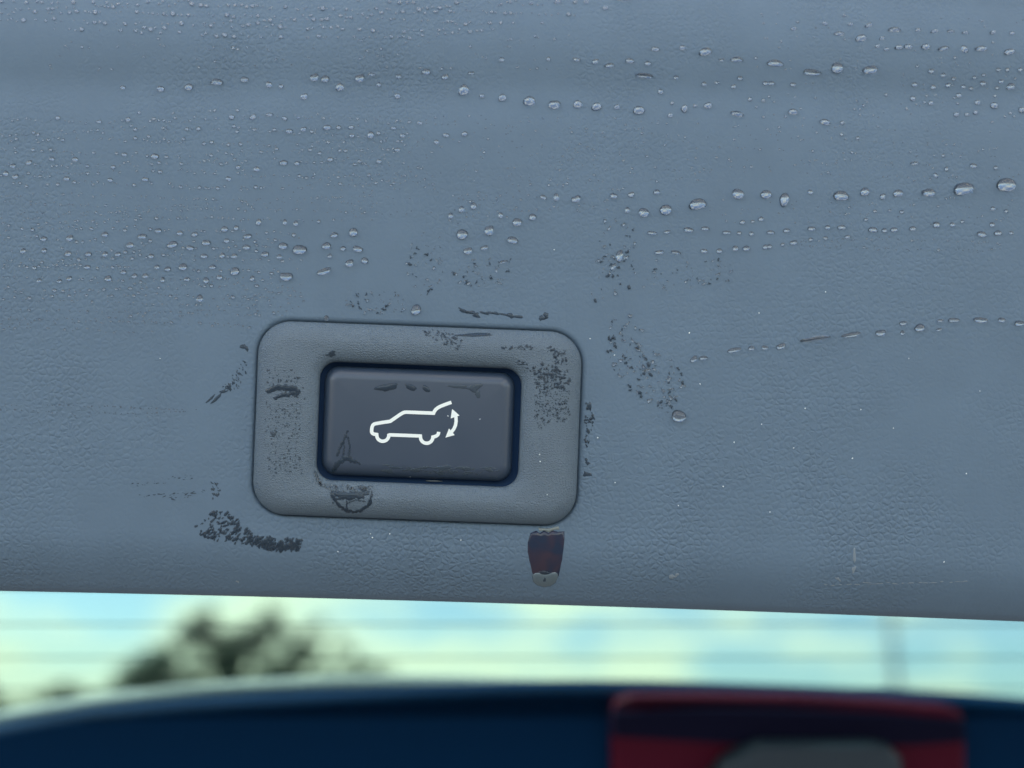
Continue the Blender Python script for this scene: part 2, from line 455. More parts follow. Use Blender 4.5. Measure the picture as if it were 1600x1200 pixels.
curved_bar('window_frame', DK, FD, FD + .014, .10, m_dark)
curved_bar('edge_strip', PL, FD + .016, FD + .024, .05, m_edge)

lamp = bpy.data.objects.new('brake_lamp', None); C.objects.link(lamp); lamp.parent = gate
def px_box(name, poly, d0, d1, m, parent, rnd=4.0):   # outline in photo px at depth d0, extruded back to d1, front edge rounded
    cx = sum(p[0] for p in poly) / len(poly); cy = sum(p[1] for p in poly) / len(poly)
    V = []; faces = []; n = len(poly)
    def ring(sh, d):
        for x, y in poly:
            l = math.hypot(x - cx, y - cy)
            f = 1 - sh / max(l, 1)
            X, _, Z = P(cx + (x - cx) * f, cy + (y - cy) * f, d0); V.append((X, d, Z))
    u = .00026
    ring(rnd, d0); ring(rnd * .3, d0 + rnd * .3 * u); ring(0, d0 + rnd * u); ring(0, d1)
    for k in range(3):
        for i in range(n):
            a = k * n + i; b = k * n + (i + 1) % n
            faces.append((a, a + n, b + n, b))
    faces.append(tuple(range(n))); faces.append(tuple(reversed(range(3 * n, 4 * n))))
    return mesh_obj(name, V, faces, m, parent, smooth=False)
dy = lambda pts, q: [(x, y + q) for x, y in pts]
px_box('lens', dy([(962, 1078), (985, 1069), (1100, 1069), (1240, 1072), (1380, 1079), (1480, 1087), (1505, 1095), (1512, 1110), (1512, 1300), (955, 1300), (955, 1095)], 20), FD - .006, FD + .013, m_lens, lamp, 12)
px_box('lamp_bezel', [(957, 1114), (1110, 1108), (1240, 1110), (1380, 1116), (1511, 1128), (1511, 1160), (1430, 1166), (1140, 1164), (957, 1152)], FD - .009, FD - .003, m_lampdark, lamp, 9)
px_box('lamp_cover', [(1168, 1172), (1185, 1163), (1370, 1163), (1395, 1170), (1412, 1188), (1420, 1300), (1085, 1300), (1105, 1228), (1135, 1190)], FD - .016, FD - .004, m_lampcover, lamp, 12)

# ------------------------------------------------------------------ water: generic film pieces that follow the surface
rng = random.Random(7)
def blob_px(cx, cy, w_, h_, ang, jag, n, r):
    ph = [r.uniform(0, 6.28) for _ in range(4)]; ou = []
    for i in range(n):
        a = 2 * math.pi * i / n
        k = 1 + jag * (.5 * math.sin(2 * a + ph[0]) + .35 * math.sin(3 * a + ph[1]) + .3 * math.sin(5 * a + ph[2])) + jag * r.uniform(-.25, .25)
        x = w_ / 2 * k * math.cos(a); y = h_ / 2 * k * math.sin(a)
        ou.append((cx + x * math.cos(ang) - y * math.sin(ang), cy + x * math.sin(ang) + y * math.cos(ang)))
    return ou

def dome(V, faces, ou, hgt, cx=None, cy=None, rings=((1, -.35), (1, .02), (.8, .62), (.45, .92)), wet=False):  # wet: adds a mirror disc under the drop
    f0 = len(faces); n = len(ou); cx = sum(p[0] for p in ou) / n if cx is None else cx; cy = sum(p[1] for p in ou) / n if cy is None else cy
    b0 = len(V)
    xs = []; ys = []; hs = []
    for f, hh in rings:
        for x, y in ou: xs.append(cx + (x - cx) * f); ys.append(cy + (y - cy) * f); hs.append(hh * hgt)
    xs.append(cx); ys.append(cy); hs.append(hgt)
    xs = np.array(xs); ys = np.array(ys)
    dep = surf(xs, ys) - np.array(hs) * S
    kk = (D + dep) / F
    V += np.stack([(xs - 800) * kk, dep, (600 - ys) * kk], -1).tolist()
    R = len(rings)
    for k in range(R - 1):
        for i in range(n):
            a = b0 + k * n + i; b = b0 + k * n + (i + 1) % n
            faces.append((a, a + n, b + n, b))
    c = b0 + R * n
    for i in range(n): faces.append((b0 + (R - 1) * n + i, c, b0 + (R - 1) * n + (i + 1) % n))
    faces.append(tuple(reversed(range(b0, b0 + n))))
    if wet:                     # clear water over an added mirror disc that reflects sky through it
        for q in range(f0, len(faces)): faces.mi[q] = 1
        e0 = len(V); k_ = .985
        xs = np.array([cx + (x - cx) * k_ for x, y in ou]); ys = np.array([cy + (y - cy) * k_ for x, y in ou])
        dep = surf(xs, ys) - .06 * hgt * S; kk = (D + dep) / F
        V += np.stack([(xs - 800) * kk, dep, (600 - ys) * kk], -1).tolist()
        faces.mi[len(faces)] = 2; faces.append(tuple(range(e0, e0 + n)))

def inside(poly, x, y):
    r = False; n = len(poly)
    for i in range(n):
        x1, y1 = poly[i]; x2, y2 = poly[(i + 1) % n]
        if (y1 > y) != (y2 > y) and x < (x2 - x1) * (y - y1) / (y2 - y1) + x1: r = not r
    return r

def cluster(V, faces, poly, n, s0, s1, ang=0, spread=.6, asp=(.45, 1), jag=.5, hgt=.16, seed=1, segs=8, fade=None, wet=0):  # wet: share of drops with an added mirror disc
    r = random.Random(seed); xs = [p[0] for p in poly]; ys = [p[1] for p in poly]; k = 0; tries = 0
    while k < n and tries < n * 40:
        tries += 1
        x = r.uniform(min(xs), max(xs)); y = r.uniform(min(ys), max(ys))
        if not inside(poly, x, y): continue
        if fade and r.random() > fade(x, y): continue
        w_ = s0 + (s1 - s0) * r.random() ** 2
        dome(V, faces, blob_px(x, y, w_, w_ * r.uniform(*asp), ang + r.uniform(-spread, spread), jag, segs, r), max(.35, w_ * hgt), wet=r.random() < wet)
        k += 1

def film(name, label, cat, build, m, group=None, kind=None):
    V = []; faces = FL(); build(V, faces)
    o = free_obj(name, V, faces, m)
    return tag(o, label, cat, group, kind)

def stroke(V, faces, pts, wd, seed, step=2.2, jag=.45, h=.6):
    r = random.Random(seed)
    for a, b in zip(pts[:-1], pts[1:]):
        n = max(1, int(math.hypot(b[0] - a[0], b[1] - a[1]) / step)); an = math.atan2(b[1] - a[1], b[0] - a[0])
        for i in range(n):
            f = i / n; q = wd * r.uniform(.55, 1.15)
            dome(V, faces, blob_px(a[0] + (b[0] - a[0]) * f + r.gauss(0, wd * .1), a[1] + (b[1] - a[1]) * f + r.gauss(0, wd * .1), q * 1.5, q, an + r.uniform(-.5, .5), jag, 9, r), h * r.uniform(.7, 1.2))

SM = 'smears and wet patches on the trim'
def b_(*items):
    def f(V, faces):
        for it in items:
            if isinstance(it, tuple) and isinstance(it[0], str): stroke(V, faces, *it[1:])
            elif isinstance(it, dict): cluster(V, faces, **it)
            else:
                ou, h = it; dome(V, faces, ou, h)
    return f
R_ = random.Random(3)
film('water_smear', 'grainy dark wet smear on the trim below left of the button surround', 'smear',
     b_(dict(poly=[(305, 822), (330, 800), (358, 796), (382, 822), (402, 840), (440, 846), (468, 842), (472, 858), (430, 862), (400, 854), (360, 848), (318, 842)], n=190, s0=4, s1=10, ang=-.8, spread=.5, asp=(.4, .8), seed=4, hgt=.14),
        dict(poly=[(385, 836), (470, 844), (470, 858), (430, 862), (395, 850)], n=90, s0=5, s1=11, ang=-.9, asp=(.5, .9), seed=5, hgt=.1)), m_film, SM)
film('water_smear', 'thin dark diagonal wet streaks on the trim just left of the button surround', 'smear',
     b_((blob_px(329, 623, 18, 4, -.75, .25, 14, R_), .8), (blob_px(338, 623, 22, 5, -.7, .25, 14, R_), .8), (blob_px(349, 612, 15, 4, -.3, .6, 12, R_), .7), (blob_px(358, 604, 9, 8, .4, .8, 12, R_), .8),
        dict(poly=[(345, 604), (362, 588), (378, 566), (384, 560), (386, 580), (374, 605), (355, 616)], n=46, s0=2.5, s1=6, ang=1.0, seed=9, asp=(.3, .7))), m_film, SM)
film('water_smear', 'small dark spot of water beside the top left corner of the button surround', 'smear', b_((blob_px(382, 543, 11, 9, 0, .8, 12, R_), 1), (blob_px(379, 540, 6, 4, 0, .5, 10, R_), .8)), m_film, SM)
film('water_smear', 'ragged line of dark and glinting water just above the button surround', 'smear',
     b_((blob_px(726, 486, 20, 6, .45, .6, 14, R_), 1.4), (blob_px(741, 490, 17, 9, .1, .9, 16, R_), 1.6), (blob_px(760, 489, 18, 6, .15, .6, 12, R_), .8), (blob_px(779, 490, 22, 5, .2, .6, 12, R_), .6), (blob_px(802, 494, 22, 8, .1, .6, 14, R_), .7)), m_film, SM)
film('water_smear', 'dark comma shaped wet spot above the right end of the button surround', 'smear', b_((blob_px(847, 497, 14, 7, -.5, .6, 14, R_), .9), (blob_px(853, 493, 10, 9, .3, .5, 12, R_), .9)), m_film, SM)
film('water_smear', 'broken upright dark wet streaks on the trim close to the right of the button surround', 'smear',
     b_((blob_px(921, 635, 6, 17, 0, .5, 12, R_), .8), dict(poly=[(916, 628), (926, 630), (928, 665), (920, 680), (914, 676)], n=26, s0=3, s1=7, ang=1.2, seed=11), dict(poly=[(912, 680), (921, 680), (920, 704), (914, 704)], n=9, s0=3, s1=8, ang=1.5, seed=12),
        (blob_px(917, 722, 8, 9, .3, .8, 12, R_), .8), (blob_px(917, 741, 10, 11, .3, .7, 12, R_), .8)), m_film, SM)
film('water_smear', 'faint scattered thin streaks on the trim well left of the button surround', 'smear',
     b_(dict(poly=[(205, 755), (300, 740), (302, 748), (210, 762)], n=26, s0=2, s1=6, ang=-.1, spread=.3, asp=(.2, .4), seed=14, hgt=.1), dict(poly=[(215, 772), (320, 766), (322, 774), (270, 782), (215, 778)], n=28, s0=2, s1=8, ang=-.1, spread=.4, asp=(.2, .4), seed=15, hgt=.1),
        dict(poly=[(327, 752), (340, 754), (345, 772), (332, 780)], n=22, s0=3, s1=6, ang=.9, seed=16, hgt=.1)), m_filmlight, SM)

# on the bezel
film('wet_patch', 'dark eyelid shaped wet patch on the left side of the button surround', 'wet patch',
     b_(('s', [(420, 610), (430, 606), (445, 606), (462, 608)], 8.5, 81, 2, .25), ('s', [(430, 622), (440, 618), (452, 616), (464, 612)], 6.5, 82), ('s', [(456, 606), (466, 612), (462, 620)], 7, 83), dict(poly=[(418, 570), (440, 565), (470, 590), (478, 620), (474, 630), (416, 604)], n=70, s0=1.6, s1=4.5, spread=3, seed=21)), m_film, SM)
film('wet_patch', 'fine dark speckle of water down the left side of the button surround', 'wet patch',
     b_(dict(poly=[(416, 628), (448, 634), (474, 626), (466, 690), (474, 742), (446, 736), (420, 748), (412, 690)], n=300, s0=1.5, s1=4, spread=3, seed=22, segs=6), (blob_px(427, 678, 13, 7, -.2, .7, 12, R_), .7)), m_filmlight, SM)
film('wet_patch', 'dense dark speckle of water on the upper right of the button surround', 'wet patch',
     b_(dict(poly=[(832, 574), (848, 568), (866, 572), (888, 580), (892, 596), (886, 606), (838, 606), (832, 590)], n=150, s0=2.5, s1=7, spread=3, seed=23, segs=7), dict(poly=[(864, 545), (886, 540), (886, 570), (866, 570)], n=50, s0=2, s1=6, spread=3, seed=24, segs=7),
        dict(poly=[(840, 602), (880, 604), (892, 612), (884, 636), (862, 630), (838, 638), (832, 618)], n=150, s0=1.5, s1=3.6, spread=3, seed=25, segs=6), dict(poly=[(838, 630), (862, 634), (886, 628), (892, 648), (882, 664), (862, 656), (842, 672), (834, 650)], n=150, s0=1.6, s1=4.5, spread=3, seed=26, segs=6),
        dict(poly=[(853, 540), (866, 540), (864, 550), (854, 550)], n=14, s0=2, s1=5, spread=3, seed=27), dict(poly=[(784, 542), (835, 539), (834, 546), (786, 546)], n=36, s0=2, s1=5, spread=.6, seed=28), dict(poly=[(802, 562), (820, 564), (830, 580), (822, 582)], n=16, s0=2, s1=6, ang=.5, seed=29)), m_film, SM)
film('wet_patch', 'bright wet rim and dark speckle along the top edge of the button surround', 'wet patch',
     b_((blob_px(742, 523, 52, 6, .0, .35, 26, R_), 1.6), dict(poly=[(655, 514), (700, 517), (722, 530), (716, 548), (690, 536), (660, 522)], n=80, s0=2, s1=6, ang=.3, seed=31)), m_film, SM)
film('wet_patch', 'dark half moon of water on the button surround below the lower left button corner', 'wet patch',
     b_(('s', [(524, 771), (540, 773), (560, 773), (577, 770)], 8, 61), ('s', [(530, 777), (545, 778), (568, 776)], 6, 62), ('s', [(518, 772), (524, 783), (532, 792), (543, 798), (552, 800), (563, 798), (573, 792), (579, 784), (581, 770)], 5.5, 63), ('s', [(541, 778), (542, 788), (543, 797)], 3.2, 64), ('s', [(544, 786), (556, 781), (572, 784)], 2.6, 65),
        dict(poly=[(514, 766), (524, 768), (530, 792), (520, 786)], n=24, s0=2, s1=4.5, spread=3, seed=66)), m_film, SM)
film('wet_patch', 'sparkling white wet fringe along the lower left edge of the button opening', 'wet patch',
     b_(dict(poly=[(497, 752), (520, 757), (580, 760), (584, 767), (520, 767), (500, 760)], n=120, s0=2, s1=6, spread=3, seed=33, hgt=.45), dict(poly=[(488, 735), (492, 735), (502, 756), (496, 756)], n=18, s0=3, s1=7, ang=1.2, seed=34, hgt=.4)), m_water, SM)
film('wet_patch', 'small dark arch shaped wet mark above the top left button corner', 'wet patch', b_((blob_px(518, 553, 17, 7, -.1, .6, 14, R_), .8)), m_film, SM)
# on the button
film('button_drop', 'dark flat drop with a white glint, leftmost of the row above the car symbol', 'water drop', b_((blob_px(605, 605, 31, 13, -.15, .35, 20, R_), 1.8)), m_film, SM)
film('button_drop', 'dark oval drop on the button, middle of the row above the car symbol', 'water drop', b_((blob_px(642, 605, 20, 9, .3, .2, 18, R_), 1.3)), m_film, SM)
film('button_drop', 'small dark drop on the button, nearest above the car roof outline', 'water drop', b_((blob_px(666, 607.5, 13, 9, .6, .2, 16, R_), 1.3)), m_film, SM)
film('wet_patch', 'faint dark smudge on the button above the raised tailgate of the symbol', 'wet patch', b_((blob_px(716, 604, 26, 7, .05, .4, 18, R_), .4), (blob_px(741, 606, 24, 11, .05, .6, 18, R_), .4), (blob_px(747, 616, 7, 14, 0, .4, 12, R_), .4)), m_filmlight, SM)
film('wet_patch', 'dark forked wet streak on the button left of the car symbol', 'wet patch',
     b_(('s', [(543, 674), (539, 684), (534, 694), (530, 704), (527, 712)], 4.6, 71), ('s', [(542, 680), (546, 692), (547, 706), (545, 714)], 3.6, 72), ('s', [(537, 688), (538, 700), (536, 712)], 3.4, 73), ('s', [(521, 735), (526, 727), (532, 721), (541, 716), (552, 720), (561, 724)], 7, 74), ('s', [(524, 732), (528, 722)], 6, 75), ('s', [(545, 712), (553, 722)], 5, 76)), m_film, SM)
film('wet_patch', 'faint dark damp band along the bottom of the button', 'wet patch', b_(dict(poly=[(590, 726), (690, 730), (760, 728), (780, 736), (770, 745), (600, 738)], n=60, s0=6, s1=22, ang=.04, spread=.15, asp=(.15, .3), seed=41, hgt=.02), (blob_px(694, 731, 24, 8, .05, .5, 16, R_), .4)), m_filmlight, SM)
film('water_bead', 'thin bead of water in the gap below the button, its glint painted pale', 'water drop', b_((blob_px(678, 751.5, 34, 3.6, .04, .1, 18, R_), 16)), m_scuff_glint, SM)  # the glint is put into an opaque pale colour

# the drip under the bezel
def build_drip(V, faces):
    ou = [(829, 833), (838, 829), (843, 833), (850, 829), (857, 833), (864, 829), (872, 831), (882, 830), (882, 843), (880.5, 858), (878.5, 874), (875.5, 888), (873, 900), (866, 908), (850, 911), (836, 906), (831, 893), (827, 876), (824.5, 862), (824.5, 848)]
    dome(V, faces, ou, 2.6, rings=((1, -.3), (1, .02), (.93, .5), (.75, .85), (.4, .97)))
film('water_drip', 'dark water run with painted red reflection below the lower right corner of the button surround', 'water drip', build_drip, m_drip, SM)
def build_tip(V, faces):
    ou = [(831, 899), (835, 895), (840, 893.5), (846, 895.5), (852, 897), (858, 896), (864, 893.5), (869, 892.5), (873, 896), (872, 902), (868, 911), (860, 916), (850, 917.5), (840, 915), (833, 909)]
    dome(V, faces, ou, 3.9, 851, 905, rings=((1, -.3), (1, .02), (.88, .6), (.6, .95)))
film('water_bead', 'rounded bead of water with painted pale reflection hanging at the lower end of the dark water run', 'water drop', build_tip, mat('painted_sheen_water', (.095, .125, .14), .15), SM)  # pale reflection on the bead is painted into its base colour
film('water_bead', 'dark bubble like blot inside the pale bead under the dark water run', 'water drop', b_((blob_px(851, 895, 19, 8, 0, .15, 18, R_), 4.4), (blob_px(851, 906, 9, 11, 0, .4, 14, R_), 4.4)), m_film, SM)
film('water_bead', 'pale strip of water between the button surround and the dark water run', 'water drop', b_(([(840, 824), (850, 826), (862, 825), (873, 822), (874, 827), (866, 828), (858, 832), (850, 829), (842, 830)], 1.6)), mat('pale_water_edge', (.20, .22, .21), .3), SM)

# scuffs and mould marks belong to the trim
def scuff(pts_h, seed):
    V = []; faces = []
    for ou, h in pts_h: dome(V, faces, ou, h)
    return mesh_obj('scuff_mark', V, faces, m_scuff_glint, gate)
scuff([(blob_px(1050, 901, 12, 6, .3, .5, 12, R_), .8), (blob_px(1058, 898, 7, 4, -.5, .4, 10, R_), .8)], 1)
scuff([(blob_px(1335, 868, 4, 26, .05, .4, 14, R_), .35), (blob_px(1334, 890, 5, 14, .1, .6, 12, R_), .3)], 2)
scuff([(blob_px(1400 + 12 * k + R_.uniform(-3, 3), 911 - k * .3 + R_.gauss(0, .9), R_.uniform(5, 15), 1.5, R_.gauss(-.03, .06), .5, 10, R_), .3) for k in range(-9, 10)], 3)
scuff([(blob_px(1310, 905, 8, 5, .5, .7, 12, R_), .4)], 4); scuff([(blob_px(371, 909, 6, 3, .7, .4, 8, R_), .5)], 5)
V = []; faces = []
for x, y in [(866, 390), (922, 529), (1290, 456), (1186, 489), (934, 684), (1258, 638), (1396, 669), (1332, 716), (1203, 800), (1475, 878), (1531, 611), (1147, 691), (1190, 663), (961, 754), (855, 773), (844, 721), (843, 710), (1077, 520), (1094, 600), (960, 555),
             (528, 862), (582, 840), (609, 834), (720, 844), (579, 834), (641, 745), (700, 650), (750, 655), (250, 560), (1345, 640), (1510, 740), (1420, 560), (1130, 760), (1060, 790), (1240, 700)]:
    dome(V, faces, blob_px(x, y, rng.uniform(1.6, 2.8), rng.uniform(1.4, 2.2), rng.uniform(0, 3), .3, 6, rng), .7)
tag(free_obj('dust', V, faces, m_dust), 'fine white dust specks on the grey trim', 'dust', kind='stuff')

# ------------------------------------------------------------------ water drops
# x, y, width, height (photo px), optional angle in degrees
DROPS = '''491 121 14 13;508 123 13 12;562 122 15 13;531 136 13 14;475 151 12 11;420 132 10 11;621 150 10 10;724.5 141 17 19;785 153 13 13;753 150 8 8;666 112 15 10;695 120 11 9;623 119 9 7;592 132 8 7;439 135 8 7;784 93 9 8;581 116 13 5 8;736 114 11 5 5
339 128 21 10 8;382 124 14 9;295 136 13 12;251 139 13 10;192 137 9 7
827 158 19 18;866 164 19 15 15;902.5 163 15 14;932 167 17 14;964 167 10 9;998 172.5 20 15;1032 143 9 9;1069 170 15 10 -62;1106 165 14 11;1152 178 21 9 16;1047 180 8 9;1086 165 7 6;1050 161 6 6;1172 155 7 7;1193 157 7 6
1102 81 22 13 -6;1151 93 20 9;1007 118 28 8 5;984 95 14 9 12;1012 99 11 8;952 102 15 8 -10;930 96 13 8 -25;901 93 12 7 15;857 92 8 7;1024 77 15 8 5;1066 75 9 9;1056 121 9 7;1156 122 9 7;1146 135 9 7;1100 131 8 8;1127 94 11 5;1196 130 10 7;1120 129 9 5;916 3 9 8;946 13 10 8;871 3 12 8 -15;974 -3 28 13
1211 99 26 12 5;1269 113 31 10 8;1308 106 20 18;1359.5 109 26 13 -8;1345 60 19 12 -12;1311 53 17 7;1397 47 20 9;1404 74 14 8 5;1419 73 15 8;1446 73 14 11;1474 76 18 8 -12;1507 77 14 11 65;1533 76 20 10;1577 81 20 10 -12;1357 40 15 7 -25;1329 38 10 6;1289 37 9 7 15;1240 45 10 7;1434 47 10 6;1460 49 14 6 -15;1485 49 12 5;1508 51 11 6;1551 51 11 7 -15;1581 52 10 6;1378 60 10 6 -15;1371 72 8 7;1385 77 9 6
1455 111 10 8;1474 117 8 7;1490 123 8 6;1523 121 7 6;1537 117 7 5;1560 109 8 6;1574 109 7 7;1594 109 8 7;1429 132 10 8;1458 136 9 8;1481 133 9 8;1505 135 8 7;1517 138 7 6;1536 130 11 8;1564 127 9 7;1558 137 7 6;1579 135 14 11;1426 154 9 9;1454 161 8 9;1498 149 9 9;1527 160 9 9;1553 165 12 12;1596 172 10 11;1494 179 9 9;1524 176 8 8;1511 179 8 6
1239 175 17 10 8;1289 191 18 10 12;1316 192 7 7;1315 210 6 6;1340 216 6 6;1205 130 12 7;1239 132 11 7;1429 255 13 6;1521 259 12 8 15;1474 243 6 6;1479 264 6 8;1556 262 7 7;1462 274 10 6 60
1572 289 30 24;1505 295 35 20 -10;1314 306 23 18;1351 300 15 14;1379 307 9 10;1403 302 17 12;1451 301 21 14 8;1225 312 23 15 -70;1153 303 19 17;1197 304 18 15;1266 300 9 8;1090 319 29 18 -3;1040 328 20 17 -22;1006 332 17 15;980 328 8 10;959 306 13 9 12;986 304 10 9;1026 300 10 9;900 311 16 11 -10;869 308 9 13;849 308 12 7 25
1019 364 17 6 5;1042 362 11 6;1076 359 16 8 8;1102 357 13 7;1135 363 14 6;1160 347 9 7;1176 346 7 5;1189 342 9 8;1155 364 8 6;1174 365 8 7;1030 394 15 7;1056 394 15 6 10;1100 392 12 7 5;1124 392 10 8;1149 388 10 9;1166 388 12 9;1196 386 9 8
1204 363 12 7;1229 360 12 7;1268 357 14 7;1293 355 9 7;1315 355 13 8;1364 359 15 9 15;1382 360 8 8;1397 359 12 8;1426 357 11 8;1463 351 12 10;1488 351 8 8;1550 351 9 8;1559 364 12 9;1534 366 15 10 18;1580 364 8 6;1240 379 12 8;1223 382 7 6;1202 385 9 7;1267 374 8 6;1290 372 8 6;1324 370 9 6;1504 346 7 6;1551 326 8 7;1572 330 7 6;1353 343 7 5;1367 330 7 5;1390 329 6 5;1409 331 8 6
1084 561 14 8 -35;1099 559 13 7 -5;1147 547 23 8 -12;1174 544 10 8;1195 543 11 7;1220 541 16 9 -15;1273 529 46 8 -9;1330 523 31 8 -9;1376 520 17 10;1411 505 13 7 -10;1410 520 7 8;1437 512 16 13 -10;1469 501 11 5;1490 500 20 7;1532 500 24 9 5;1565 500 12 8;1593 505 17 9;1467 515 10 5 -20
1060.5 650 23 19;968 400 21 11 -70;958 417 14 6 -55
468 390 24 15;442 384 15 11;510 384 14 12;552 363 14 15;559 389 17 10 12;546 411 13 12;570 407 12 10 45;447 432 21 14 15;506 424 24 10 -15;722 366 19 16;764 360 15 16;731 392 15 11;757 387 12 8 -12;801 375 19 11 18;650 484 16 17;510 497 8 8;740 322 10 11;721 327 9 11;704 337 8 10;782 336 8 10;808 347 16 13;832 339 12 11;522 367 12 9 -15;536 388 9 8;414 397 12 9;436 401 8 8;515 400 7 8;404 347 9 11;445 347 7 10;462 349 7 10;459 367 7 7;498 346 6 6;786 409 14 5 -15
351 358 11 10;369 356 9 8;387 369 13 9;322 379 15 9;297 387 13 8;269 382 17 11 -20;385 386 12 9;354 376 9 8;319 400 12 8;347 399 9 9;366 400 10 8;367 424 15 13;286 417 13 12;332 417 11 8;322 438 9 10;343 433 10 8;394 435 8 9;304 366 11 8;281 364 10 8;247 360 11 8;222 369 14 9;164 366 10 9;109 372 11 10;68 373 11 8;203 383 12 10;106 396 12 9;138 397 11 8;164 397 9 9;184 397 10 8;236 400 10 8;262 420 10 8;245 417 8 8;169 435 11 10;210 431 9 8;227 431 10 8;193 425 9 8;136 417 11 7;292 436 10 7;254 437 7 9;108 435 9 8;93 439 8 7;61 438 8 7;36 392 9 9;69 391 9 8;312 466 10 13
242 244 14 9 12;81 248 9 7;117 249 10 8;194 241 10 6;20 259 9 7;45 254 11 7 -20;9 271 9 9;24 276 10 8;104 279 11 7;172 281 9 7;227 280 11 7;357 279 9 8;372 261 8 7;200 187 9 8;90 184 8 7;155 190 9 6;362 183 9 9;395 183 12 8 -35;310 201 8 7;177 261 8 7;250 268 8 6
511 199 14 9;452 205 13 8;474 202 10 8;529 199 8 7;549 199 9 7;579 211 11 13;443 254 13 9;464 255 8 8;516 249 10 8;550 212 9 7;592 252 9 7;621 234 9 7;697 211 11 7;726 209 9 9;682 222 8 8;629 212 9 7;615 200 10 5;421 179 12 6;445 185 9 7 40;656 192 10 6;401 264 10 9'''
drops = []
for line in DROPS.split('\n'):
    for it in line.split(';'):
        v = [float(q) for q in it.split()]
        drops.append((v[0], v[1], v[2], v[3], v[4] if len(v) > 4 else 0.0))

def zone(x, y):
    if y < 112 and x >= 850: return 'above the groove at upper right'
    if y < 112: return 'above the groove at upper left'
    if y < 196 and x < 800: return 'along the groove at left'
    if y < 196 and x < 1180: return 'in the centre row under the groove'
    if y < 196: return 'along the groove at far right'
    if y < 300 and x < 830 : return 'in the sparse left rows'
    if y < 286: return 'in the sparse area under the groove'
    if y < 336 and x > 840: return 'in the big beaded row'
    if x > 1000 and y < 402: return 'in the thin rows below the beaded row'
    if x < 600: return 'in the field upper left of the button'
    if x < 845: return 'in the group just above the button'
    if y < 450: return 'in the speckled patch right of the button'
    if y < 580: return 'in the broken sloping line at far right'
    return 'beside the speckled patch right of the button'
def lookw(w_, h_):
    if w_ > 1.9 * h_: return 'thin elongated'
    if w_ > 1.3 * h_: return 'oval'
    return 'round'
ORD = ['first', 'second', 'third', 'fourth', 'fifth', 'sixth', 'seventh', 'eighth', 'ninth', 'tenth', 'eleventh', 'twelfth', 'thirteenth', 'fourteenth', 'fifteenth', 'sixteenth', 'seventeenth', 'eighteenth', 'nineteenth', 'twentieth',
       'twenty-first', 'twenty-second', 'twenty-third', 'twenty-fourth', 'twenty-fifth', 'twenty-sixth', 'twenty-seventh', 'twenty-eighth', 'twenty-ninth', 'thirtieth'] + ['thirty-' + q for q in 'first second third fourth fifth sixth seventh eighth ninth'.split()] + ['fortieth'] + ['forty-' + q for q in 'first second third fourth fifth sixth seventh eighth ninth'.split()] + ['late'] * 80

def proto(seed, jag, sag, steep, n=20):
    r = random.Random(seed); V = []; faces = []
    ph = [r.uniform(0, 6.28) for _ in range(3)]
    rings = [(.985, -.30), (1, 0), (.965, .24), (.88, .50), (.74, .73), (.54, .90), (.28, .98)]
    for f, z in rings:
        for i in range(n):
            a = 2 * math.pi * i / n
            k = 1 + jag * (.5 * math.sin(2 * a + ph[0]) + .4 * math.sin(3 * a + ph[1]) + .2 * math.sin(4 * a + ph[2]))
            fz = max(z, 0)
            V.append((f * k * math.cos(a), f * k * math.sin(a) - sag * fz, (z if z <= 0 else z ** steep)))
    V.append((0, -sag, 1))
    R = len(rings)
    for q in range(R - 1):
        for i in range(n):
            a = q * n + i; b = q * n + (i + 1) % n
            faces.append((a, b, b + n, a + n))
    for i in range(n): faces.append(((R - 1) * n + i, (R - 1) * n + (i + 1) % n, R * n))
    k0 = len(V); V += [(.985 * x, .985 * y, .03) for x, y, z in V[n:2 * n]]
    faces.append(tuple(range(k0, k0 + n)))          # added mirror disc under the drop, sends skylight back through it
    me = bpy.data.meshes.new('water_drop'); me.from_pydata(V, [], faces); me.materials.append(m_water); me.materials.append(m_dropmirror)
    me.polygons.foreach_set('use_smooth', [True] * len(me.polygons)); me.polygons[-1].material_index = 1; me.update()
    return me
protos = [proto(100 + k, [.05, .09, .12, .16, .22, .10][k % 6], [.05, .12, .16][k % 3], [1, .95, 1.05][k % 3]) for k in range(12)]
drops.sort(key=lambda d: -max(d[2], d[3]) * 1000 - d[2] * d[3])
single = drops[:296]; rest = drops[296:]
byz = {}
for d in single:
    byz.setdefault((zone(d[0], d[1]), lookw(d[2], d[3]), 'larger' if max(d[2], d[3]) >= 10.5 else 'small'), []).append(d)
for k in byz: byz[k].sort(key=lambda d: d[0])
rd = random.Random(5)
src = None
